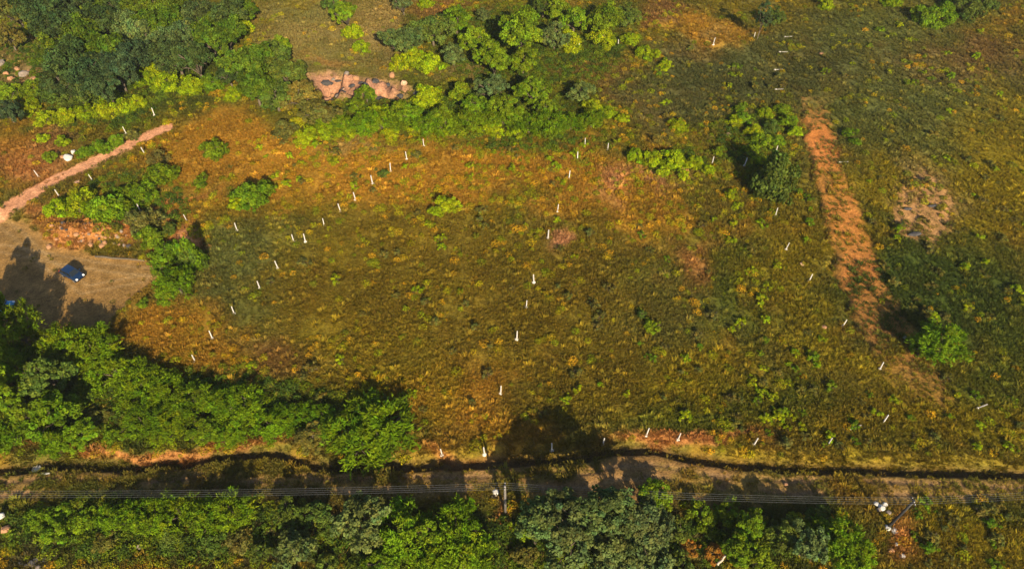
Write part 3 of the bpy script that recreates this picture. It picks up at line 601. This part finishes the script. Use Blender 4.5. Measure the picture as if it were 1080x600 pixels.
# weeds: small leafy clumps
x, y = view_points(75000)
m = masks(x, y); p = np.where(m['yard'] | m['path'] | m['road'] | m['ditch'] | m['quarry'], 0, 1)*np.where(m['strip'], .10, 1.0)
u_, v_ = to_px(x, y)
grove = np.zeros(len(x))
for bu, bv, su, sv, a in ((110,60,150,60,1),(560,50,120,50,1),(490,118,160,24,1),(110,120,70,20,1),(180,430,210,46,1),(160,560,190,36,1),(560,575,330,34,1),(140,215,70,40,.9),(790,150,50,40,.8),(560,150,110,16,.7),(715,170,50,20,.7)):
    grove = np.maximum(grove, a*np.exp(-(((u_ - bu)/su)**2 + ((v_ - bv)/sv)**2)**2))
p = p*np.clip(.014 + .26*sstep(.54, .68, fbm(x, y, 4.2, 5, 4)) + .26*np.exp(-((v_ - 190)/55)**2)*sstep(230, 330, u_)*sstep(860, 760, u_) + .8*grove, 0, 1)
keep = rng.random(len(x)) < p; x = x[keep]; y = y[keep]; grove = grove[keep]
c = cover(x, y)*.9; wc = np.array([(.42, .30, .008), (.30, .28, .006), (.52, .29, .014), (.16, .19, .008), (.46, .27, .010), (.34, .30, .006), (.24, .28, .004), (.20, .26, .004), (.28, .29, .005)])[rng.integers(0, 9, len(x))]
gc = np.array([(.075, .125, .010), (.05, .085, .012), (.12, .16, .008)])[rng.integers(0, 3, len(x))]
k = sstep(.25, .7, grove)[:, None]; c = (c*.3 + wc*.7)*(1 - k) + gc*k
c = c*rng.uniform(.7, 1.25, len(x))[:, None]
scatter('low_weeds', [weed(g, 120, .55, .55, .19), weed(g, 100, .46, .46, .18), weed(g, 150, .66, .60, .20), weed(g, 90, .40, .60, .18)], np.stack([x, y, height(x, y)], 1), c,
        (.55 + 1.0*rng.random(len(x))**1.4)*(1 + .2*grove), 'small leafy weeds scattered through the grass')

# ------------------------------------------------------------------ fence posts
def post_meshes():
    b = MB(); b.frustum((0, 0, -.2), (0, 0, 1.86), (.155, .155), (.125, .125)); b.frustum((0, 0, 1.86), (0, 0, 1.93), (.125, .125), (.06, .06)); sh = b.mesh('post_shaft', M_POST)
    g = random.Random(5); n = 11; vs = []; fs = []
    for j, (rr, z) in enumerate(((.29, -.15), (.28, .08), (.21, .17), (.10, .22))):
        for i in range(n):
            a = 6.283*i/n; q = rr*g.uniform(.85, 1.15); vs.append((q*math.cos(a), q*math.sin(a), z + g.uniform(-.02, .02)))
    for j in range(3):
        for i in range(n): fs.append((j*n + i, j*n + (i + 1) % n, (j + 1)*n + (i + 1) % n, (j + 1)*n + i))
    fs.append(tuple(3*n + i for i in range(n))); return sh, mesh('post_footing', vs, fs, M_FOOT)
SHAFT, FOOTING = post_meshes()
def post(u, v, label, group, lean=.07, s=1.0):
    x, y = at(u, v); z = zat(x, y)
    x, y = at(u, v, z); z = zat(x, y)
    e = empty('fence_post', (x, y, z), random.uniform(0, 1.5), s*random.uniform(.78, 1.0)); e.rotation_euler = (random.uniform(-lean, lean), random.uniform(-lean, lean), random.uniform(0, 1.5))
    part('shaft', SHAFT, e); part('footing', FOOTING, e); tag(e, label, 'post', group)
M_POST_DIM = simple('dimmed_concrete', (.30, .285, .26), .9, noise=.35, scale=4); SHAFT_DIM = SHAFT.copy(); SHAFT_DIM.materials.clear(); SHAFT_DIM.materials.append(M_POST_DIM)  # darker copy of the post concrete, tones down the sunlit broad sides
def lying(u, v, rz, label, group):
    x, y = at(u, v); z = zat(x, y)
    e = empty('fence_post', (x - math.cos(rz)*.95, y - math.sin(rz)*.95, z + .16), 0, .88); e.rotation_euler = (0, math.pi/2 - .05, rz)
    part('shaft', SHAFT_DIM, e); part('footing', FOOTING, e, (0, 0, .1), (0, 0, 0), (.6, .6, .6)); tag(e, label, 'post', group)
def row(lst, phrase, group):
    for i, (u, v) in enumerate(lst):
        post(u, v, 'white fence post %s, %s' % (phrase, 'lowest in the row' if i == 0 else 'topmost in the row' if i == len(lst) - 1 else ORD[i] + ' from the bottom'), group)
row([(206,381),(224,357),(247,331),(274,304),(293,283),(310,255),(322,255),(342,238),(359,223),(375,211),(393,194),(412,181),(429,168),(447,154)], 'in the curved left row', 'left curved row of posts')
row([(528,415),(545,358),(555,324),(563,298),(578,251),(588,223),(600,189),(609,169)], 'in the central row', 'central row of posts')
row([(928,389),(889,344),(853,297),(829,263),(818,227)], 'beside the bare strip', 'posts beside the bare strip')
for i, (u, v) in enumerate([(466,479),(511,478),(582,474),(636,468),(682,458),(715,463),(795,469),(873,469),(931,446)]):
    post(u, v, 'white fence post along the ditch bank, %s' % ordn(i, 9), 'posts along the ditch')
for (u, v, lab) in [(617,153,'white post by the green belt, left of two close together'),(641,158,'white post by the green belt, right of two close together'),(751,173,'white post standing in the long tree shadow, left one'),(785,175,'white post at the right edge of the long tree shadow'),
   (818,162,'white post half hidden behind the round dark tree'),(753,44,'white post on the golden mound at top right'),(795,41,'white post left of the slender dark tree'),(652,49,'white post beside the trees at top centre right'),(611,51,'white post in front of the trees at top centre'),
   (163,122,'white post above the upper end of the pink path'),(133,141,'white post midway above the pink path'),(153,163,'white post just below the pink path, upper one'),(98,191,'white post just below the pink path, lower one'),(41,187,'white post left of the pink path in orange grass'),
   (63,208,'white post above the yard where the path begins'),(148,223,'white post in the thicket between path and yard'),(197,233,'white post left of the orange spoil heap'),(250,243,'white post below the lone left bush')]:
    post(u, v, lab, 'single fence posts', s=.9)
for (u, v, a, lab) in [(832,39,.05,'white post lying flat in the top right meadow, farthest of four'),(827,55,-.1,'white post lying flat in the top right meadow, second farthest'),(822,73,.05,'white post lying flat in the top right meadow, third farthest'),(823,94,.0,'white post lying flat in the top right meadow, nearest of four'),
   (1034,431,.35,'white post lying flat in dark grass near right edge'),(901,453,.3,'white post lying flat in grass above the ditch at right'),(890,172,.05,'white post lying flat at the right edge of the bare strip')]:
    lying(u, v, a, lab, 'fallen fence posts')

# ------------------------------------------------------------------ stones
def stone_mesh(seed, flat=.7):
    g = np.random.default_rng(seed); n, mm = 11, 6; vs = []; fs = []
    off = g.normal(size=(6, 3)); ph = g.uniform(0, 6, 6)
    planes = [(unit(g.normal(size=3)), g.uniform(.62, .95)) for _ in range(9)]
    for j in range(mm + 1):
        t = math.pi*j/mm
        for i in range(n):
            a = 2*math.pi*i/n; d = np.array([math.sin(t)*math.cos(a), math.sin(t)*math.sin(a), math.cos(t)]); r = 1 + .07*sum(math.sin(3*(d*o).sum() + q) for o, q in zip(off, ph))
            for pn, pd in planes:
                k = (d*pn).sum()*r
                if k > pd: r *= pd/k
            vs.append(d*r*np.array([1, 1, flat]))
    for j in range(mm):
        for i in range(n): fs.append((j*n + i, (j + 1)*n + i, (j + 1)*n + (i + 1) % n, j*n + (i + 1) % n))
    return mesh('stone_shape', vs, fs, None)
ST = [stone_mesh(i, .55 + .1*(i % 4)) for i in range(6)]
M_ST = dict(w=simple('white_stone', (.50, .49, .48), .8, noise=.25, scale=5, bump=.4), t=simple('tan_stone', (.33, .17, .085), .9, noise=.35, scale=4, bump=.6), g=simple('grey_stone', (.21, .17, .145), .9, noise=.4, scale=4, bump=.6),
            d=simple('dark_stone_and_shade', (.045, .043, .048), .85, noise=.5, scale=3, bump=.7), p=simple('pink_stone', (.55, .33, .22), .9, noise=.3, scale=4, bump=.6))  # dark stone colour deepened to paint in shade on the bottom left boulders
STM = {}
def stone(u, v, rp, mk, label, group=None, sq=(1, 1, 1), cat='stone', name='stone', up=.35):
    i = random.randrange(6)
    if (i, mk) not in STM: c = ST[i].copy(); c.materials.append(M_ST[mk]); STM[(i, mk)] = c
    r = rp/px_per_m(u, v); x, y = at(u, v); o = link(bpy.data.objects.new(name, STM[(i, mk)]))
    o.location = (x, y, zat(x, y) + up*r*sq[2]); o.scale = (r*sq[0], r*sq[1], r*sq[2]); o.rotation_euler = (random.uniform(-.2, .2), random.uniform(-.2, .2), random.uniform(0, 6.28) if sq == (1, 1, 1) else 0)
    tag(o, label, cat, group); return o
stone(35,491,5,'w','white boulder at the left end of the ditch', sq=(1.2,.8,.9))
stone(48,499,8,'w','thin white stone slab lying beside the white boulder', sq=(1,.18,.12))
o = stone(4,547,11,'w','white pointed stone slab leaning at the left edge below the road', sq=(.38,.22,1.1), up=.6); o.rotation_euler = (0, .55, .3)
stone(8,558,6,'t','tan boulder below the leaning white slab')
for i, (u, v, r, mk, lab) in enumerate([(930,536,4.0,'w','largest pale stone in the heap above the dark pole base'),(926,538,3,'g','grey stone lower left in the heap above the pole base'),(933,532,3,'w','pale stone on top of the heap above the pole base'),(924,532,3,'w','small pale stone at the left end of the heap above the pole'),(936,541,3.5,'g','small grey stone at the right end of the heap above the pole'),
   (936,557,4.2,'w','white stone at the foot of the dark pole'),(943,561,4.5,'w','white stone right of the pole foot stone'),(939,581,3.6,'t','tan stone below the dark pole'),(945,574,2.4,'w','tiny white stone between pole foot and lowest stones'),(952,587,3.8,'w','lowest white stone below the dark pole'),
   (523,520,4.2,'w','white stone beside the middle utility pole'),(520,524,2.6,'g','small grey stone by the middle utility pole'),(73,168,5.0,'w','largest white stone of the pile above the pink path'),(67,166,3,'t','small tan stone left in the pile above the path'),(78,162,3,'w','small white stone at the top of the pile above the path'),
   (82,194,3.0,'p','pink stone at the edge of the pink path'),(768,144,3.2,'p','pale pink stone in grass behind the long tree shadow'),(846,279,2.4,'p','pink stone among grass left of the bare strip'),(953,357,2.6,'w','white stone at the foot of the large right bush'),(197,547,2.6,'w','white stone in the thicket below the road'),(149,577,4,'g','grey stone at the thicket foot bottom left'),(130,582,3,'g','small grey stone left at bottom near the thicket'),
   (828,511,2.5,'t','tan stone in the grass of the road verge'),(869,346,3,'t','brown stone left of the bare strip bottom'),(1,70,6,'g','grey stone at the far left edge bare ground'),(866,57,2.5,'t','tan stone beyond the fallen posts'),(277,50,4,'p','pale stone beside the trees near top left')]):
    stone(u, v, r, mk, lab)
rr = random.Random(11)
for i in range(48):
    u = rr.uniform(52, 146); v = 251 + rr.gauss(0, 5) + (u - 54)*.07
    stone(u, v, rr.uniform(.9, 2.0) + 2.2*rr.random()**3, rr.choice('tttgd'), 'rough boulder on the orange bank above the yard', 'boulders on the bank above the yard', cat='boulder', name='boulder')
for i in range(16):
    u = rr.uniform(0, 85); v = rr.uniform(572, 600)
    stone(u, v, rr.uniform(1.8, 4.2), rr.choice('dddg'), 'dark boulder in the bottom left corner', 'dark boulders in the bottom left corner', cat='boulder', name='boulder')
for i in range(24):
    u = rr.uniform(336, 432); v = rr.uniform(79, 101)
    stone(u, v, rr.uniform(1.8, 4.2), rr.choice('ptgdd'), 'broken rock block on the pink quarry floor', 'rock blocks in the quarry', cat='boulder', name='rock_block')
for i, (u, v, r) in enumerate([(343,82,5),(349,88,5.5),(345,95,5),(355,80,3.5),(352,98,4),(372,93,3.5),(380,88,3),(389,96,4),(398,99,4.5),(410,101,4.5),(440,99,4),(448,95,3.5)]):
    stone(u, v, r, 'd', 'dark block giving rock and painted shade in the pink quarry pits', 'dark blocks in the quarry pits', sq=(1.2, .9, .55), cat='boulder', name='rock_block')  # dark colour serves as rock and as painted shadow of the pits
for (u, v, r, lab) in [(957,221,4,'dark stone on the pale bare patch, upper left of three'),(983,218,4,'dark stone on the pale bare patch, upper right of three'),(964,248,6,'wide dark stone on the pale bare patch, lowest of three')]:
    stone(u, v, r, 'd', lab, sq=(1.3, .55, .5))
for (u, v, r) in [(14,86,4),(26,82,6),(36,86,3.5),(20,76,3),(8,80,3),(31,78,2.5)]:
    stone(u, v, r, 'g' if r > 5 else 't', 'grey rock on the bare ground at the upper left edge', 'grey rocks at the upper left edge', cat='boulder', name='boulder')
# log lying at the yard's edge, pale stakes
def log(u0, v0, u1, v1, r, mat, label, z0=.1, name='log', z1=None):
    a = at(u0, v0); b = at(u1, v1); mb = MB(); L = math.dist(a, b); h = (zat(*b) + (z1 if z1 is not None else z0)) - (zat(*a) + z0)
    n = 6; mb.tube([(L*i/n, .05*math.sin(i*1.7), h*i/n + .02*math.sin(i*2.3)) for i in range(n + 1)], [r*(1.1 - .35*i/n) for i in range(n + 1)], 8)
    o = link(bpy.data.objects.new(name, mb.mesh(name, mat, True))); o.location = (*a, zat(*a) + z0); o.rotation_euler = (0, 0, math.atan2(b[1] - a[1], b[0] - a[0])); tag(o, label, 'log')
log(100, 270, 152, 274, .16, M_BARK, 'long dark log lying along the upper edge of the yard', .12)
M_PALE = simple('weathered_wood', (.42, .36, .29), .9, noise=.3, scale=6)
log(755, 598, 763, 590, .12, M_PALE, 'pale bare branch at the bottom edge between the trees', .8, 'branch', 1.5)

# ------------------------------------------------------------------ utility poles and cables
M_POLE = simple('dark_pole_paint', (.022, .022, .026), .6, noise=.3, scale=5); M_POLE2 = simple('weathered_pole', (.13, .12, .115), .7, noise=.3, scale=5)
M_WIRE = simple('aluminium_wire', (.16, .17, .19), .6, .2); M_INS = simple('porcelain', (.5, .48, .46), .3)
POLES = [(-70, 548, M_POLE2, 'grey utility pole standing off the left edge below the road'), (533, 541, M_POLE2, 'thin grey utility pole between the trees at bottom centre'), (936, 556, M_POLE, 'black utility pole rising from white stones at bottom right'), (1290, 530, M_POLE2, 'grey utility pole standing off the right edge below the road')]
OFFS = [-.36, -.12, .12, .36]; tops = []
for (u, v, mt, lab) in POLES:
    x, y = at(u, v); z = zat(x, y); e = empty('utility_pole', (x, y, z)); tag(e, lab, 'pole', 'utility poles along the road')
    b = MB(); b.tube([(0, 0, -.4), (0, 0, 3.5), (0, 0, 7.0)], [.17, .145, .115], 12); part('shaft', b.mesh('pole_shaft', mt, True), e)
    b = MB(); b.box((0, 0, 6.72), (.09, 1.05, .10)); ca = part('crossarm', b.mesh('pole_crossarm', mt), e)
    for q in OFFS:
        b = MB(); b.tube([(0, q, 6.77), (0, q, 6.83), (0, q, 6.86), (0, q, 6.93)], [.03, .055, .03, .035], 8); part('insulator', b.mesh('pole_insulator', M_INS, True), ca)
    tops.append((x, y, z + 6.93))
for q in OFFS:
    b = MB(); pts = []
    for i in range(len(tops) - 1):
        a = np.array(tops[i]); c_ = np.array(tops[i + 1])
        for k in range(20 if i < len(tops) - 2 else 21):
            t = k/20; p_ = a*(1 - t) + c_*t; pts.append((p_[0], p_[1] + q, p_[2] - 4*.85*t*(1 - t)))
    b.tube(pts, .006, 5); o = link(bpy.data.objects.new('overhead_cable', b.mesh('overhead_cable', M_WIRE, True)))
    tag(o, 'thin grey overhead cable strung between the utility poles above the road', 'cable', 'overhead cables')

# ------------------------------------------------------------------ cars
M_GLASS = simple('car_glass', (.012, .016, .02), .05, spec=.8); M_TYRE = simple('tyre_rubber', (.02, .02, .02), .9); M_RIM = simple('alloy_rim', (.5, .5, .52), .35, .8)
M_LAMP = simple('clear_lamp', (.75, .77, .8), .1); M_RED = simple('red_lamp', (.35, .01, .01), .2); M_TRIM = simple('black_trim', (.015, .015, .016), .6)
def car(u, v, heading, paint_, label):
    mt = simple('car_paint', paint_, .28, .35, coat=.7)
    x, y = at(u, v, .6); z = zat(x, y); e = empty('parked_car', (x, y, z), heading); tag(e, label, 'car', 'cars parked in the dirt yard')
    # lower body: stations along the length (x forward), rounded section
    st = [(-1.98, .70, .42, .72), (-1.90, .80, .30, .90), (-1.55, .85, .24, .96), (-.8, .86, .22, .95), (.1, .86, .22, .93), (.95, .85, .22, .90), (1.45, .83, .24, .82), (1.82, .76, .28, .70), (1.98, .62, .38, .58)]
    n = 14; vs = []; fs = []
    for (sx, hw, z0, z1) in st:
        for k in range(n):
            a = 2*math.pi*(k + .5)/n; cx_, sz = math.cos(a), math.sin(a)
            px = math.copysign(abs(cx_)**.35, cx_)*hw*(1 if sz < .5 else .93); pz = (z0 + z1)/2 + math.copysign(abs(sz)**.45, sz)*(z1 - z0)/2
            vs.append((sx, px, pz))
    for i in range(len(st) - 1):
        for k in range(n): fs.append((i*n + k, i*n + (k + 1) % n, (i + 1)*n + (k + 1) % n, (i + 1)*n + k))
    fs.append(tuple(range(n))); fs.append(tuple((len(st) - 1)*n + k for k in range(n))[::-1])
    part('body', mesh('car_body', vs, fs, mt, True), e)
    # cabin: painted pillars and roof with glass let in
    lo = [(-1.72, .76), (-.95, .79), (0.0, .80), (1.08, .74)]; hi = [(-1.22, .60), (-.75, .63), (-.05, .63), (.42, .58)]; zl, zh = .90, 1.46
    vs = []; fs = []
    for s in (1, -1):
        for (a, h) in lo: vs.append((a, s*h, zl))
        for (a, h) in hi: vs.append((a, s*h, zh))
    for s0 in (0, 8):
        for i in range(3): fs.append((s0 + i, s0 + i + 1, s0 + 5 + i, s0 + 4 + i))
    fs += [(3, 11, 15, 7), (0, 4, 12, 8)]
    part('cabin', mesh('car_cabin', vs, fs, mt), e)
    rv = []; rf = []
    for i, (a, h) in enumerate(hi):
        for j, q in enumerate((-1, -.5, 0, .5, 1)): rv.append((a, q*h*1.01, zh - .002 + .05*(1 - q*q) - (.02 if i in (0, 3) else 0)))
    for i in range(3):
        for j in range(4): rf.append((i*5 + j, (i + 1)*5 + j, (i + 1)*5 + j + 1, i*5 + j + 1))
    part('roof', mesh('car_roof', rv, rf, mt, True), e)
    def pane(name, q, inset, off):
        q = [np.array(p) for p in q]; c0 = sum(q)/4; nn = np.cross(q[1] - q[0], q[3] - q[0]); nn /= np.linalg.norm(nn)
        if (nn*(c0 - np.array([0, 0, 1.1]))).sum() < 0: nn = -nn
        part(name, mesh('car_' + name, [c0 + (p - c0)*inset + nn*off for p in q], [(0, 1, 2, 3)], M_GLASS), e)
    P = lambda i, s, top: ((hi if top else lo)[i][0], s*(hi if top else lo)[i][1], zh if top else zl)
    pane('windshield', [P(3, 1, 0), P(3, -1, 0), P(3, -1, 1), P(3, 1, 1)], .88, .012); pane('rear_window', [P(0, 1, 0), P(0, -1, 0), P(0, -1, 1), P(0, 1, 1)], .82, .012)
    for s in (1, -1):
        for i in range(3): pane('side_window', [P(i, s, 0), P(i + 1, s, 0), P(i + 1, s, 1), P(i, s, 1)], .84, .012)
        for wx in (-1.22, 1.25):
            w = part('wheel', mesh('wheel_hub', *[[(0, 0, 0), (.01, 0, 0), (0, 0, .01)], [(0, 1, 2)]], M_TRIM), e, (wx, s*.80, .30))
            b = MB(); b.tube([(0, -.10, 0), (0, -.09, 0), (0, .09, 0), (0, .10, 0)], [.26, .30, .30, .26], 20); part('tyre', b.mesh('wheel_tyre', M_TYRE, True), w)
            b = MB(); b.tube([(0, s*.07, 0), (0, s*.112, 0), (0, s*.118, 0)], [.20, .20, .10], 16); part('rim', b.mesh('wheel_rim', M_RIM), w)
        b = MB(); b.frustum((1.80, s*.56, .60), (1.72, s*.58, .74), (.26, .30), (.16, .24)); part('headlight', b.mesh('car_headlight', M_LAMP), e)
        b = MB(); b.box((-1.90, s*.64, .78), (.10, .22, .20)); part('taillight', b.mesh('car_taillight', M_RED), e)
        b = MB(); b.frustum((.72, s*.95, .93), (.70, s*.95, 1.06), (.12, .20), (.08, .16)); part('mirror', b.mesh('car_mirror', mt), e)
    b = MB(); b.box((1.965, 0, .46), (.06, .9, .12)); part('grille', b.mesh('car_grille', M_TRIM), e)
car(75, 287, R(-28), (.008, .028, .085), 'dark blue hatchback car parked in the sunlit dirt yard')
car(-2, 322, R(12), (.02, .22, .46), 'bright blue car half cut off at the left edge in tree shade')

# ------------------------------------------------------------------ morning haze: a closed box of thin air round the camera and the whole place
m, nt, N, L = new_mat('thin_haze'); o_ = N.new('ShaderNodeOutputMaterial'); pv = N.new('ShaderNodeVolumePrincipled')
pv.inputs['Color'].default_value = (.86, .92, 1.0, 1); pv.inputs['Density'].default_value = 0.00010; pv.inputs['Anisotropy'].default_value = .1
L.new(pv.outputs[0], o_.inputs['Volume'])
b = MB(); b.box((0, 0, (79 - 6)/2), (6200, 7400, 85)); hz = link(bpy.data.objects.new('haze', b.mesh('haze', m))); tag(hz, 'thin pale morning haze over the whole valley', 'haze', kind='stuff')
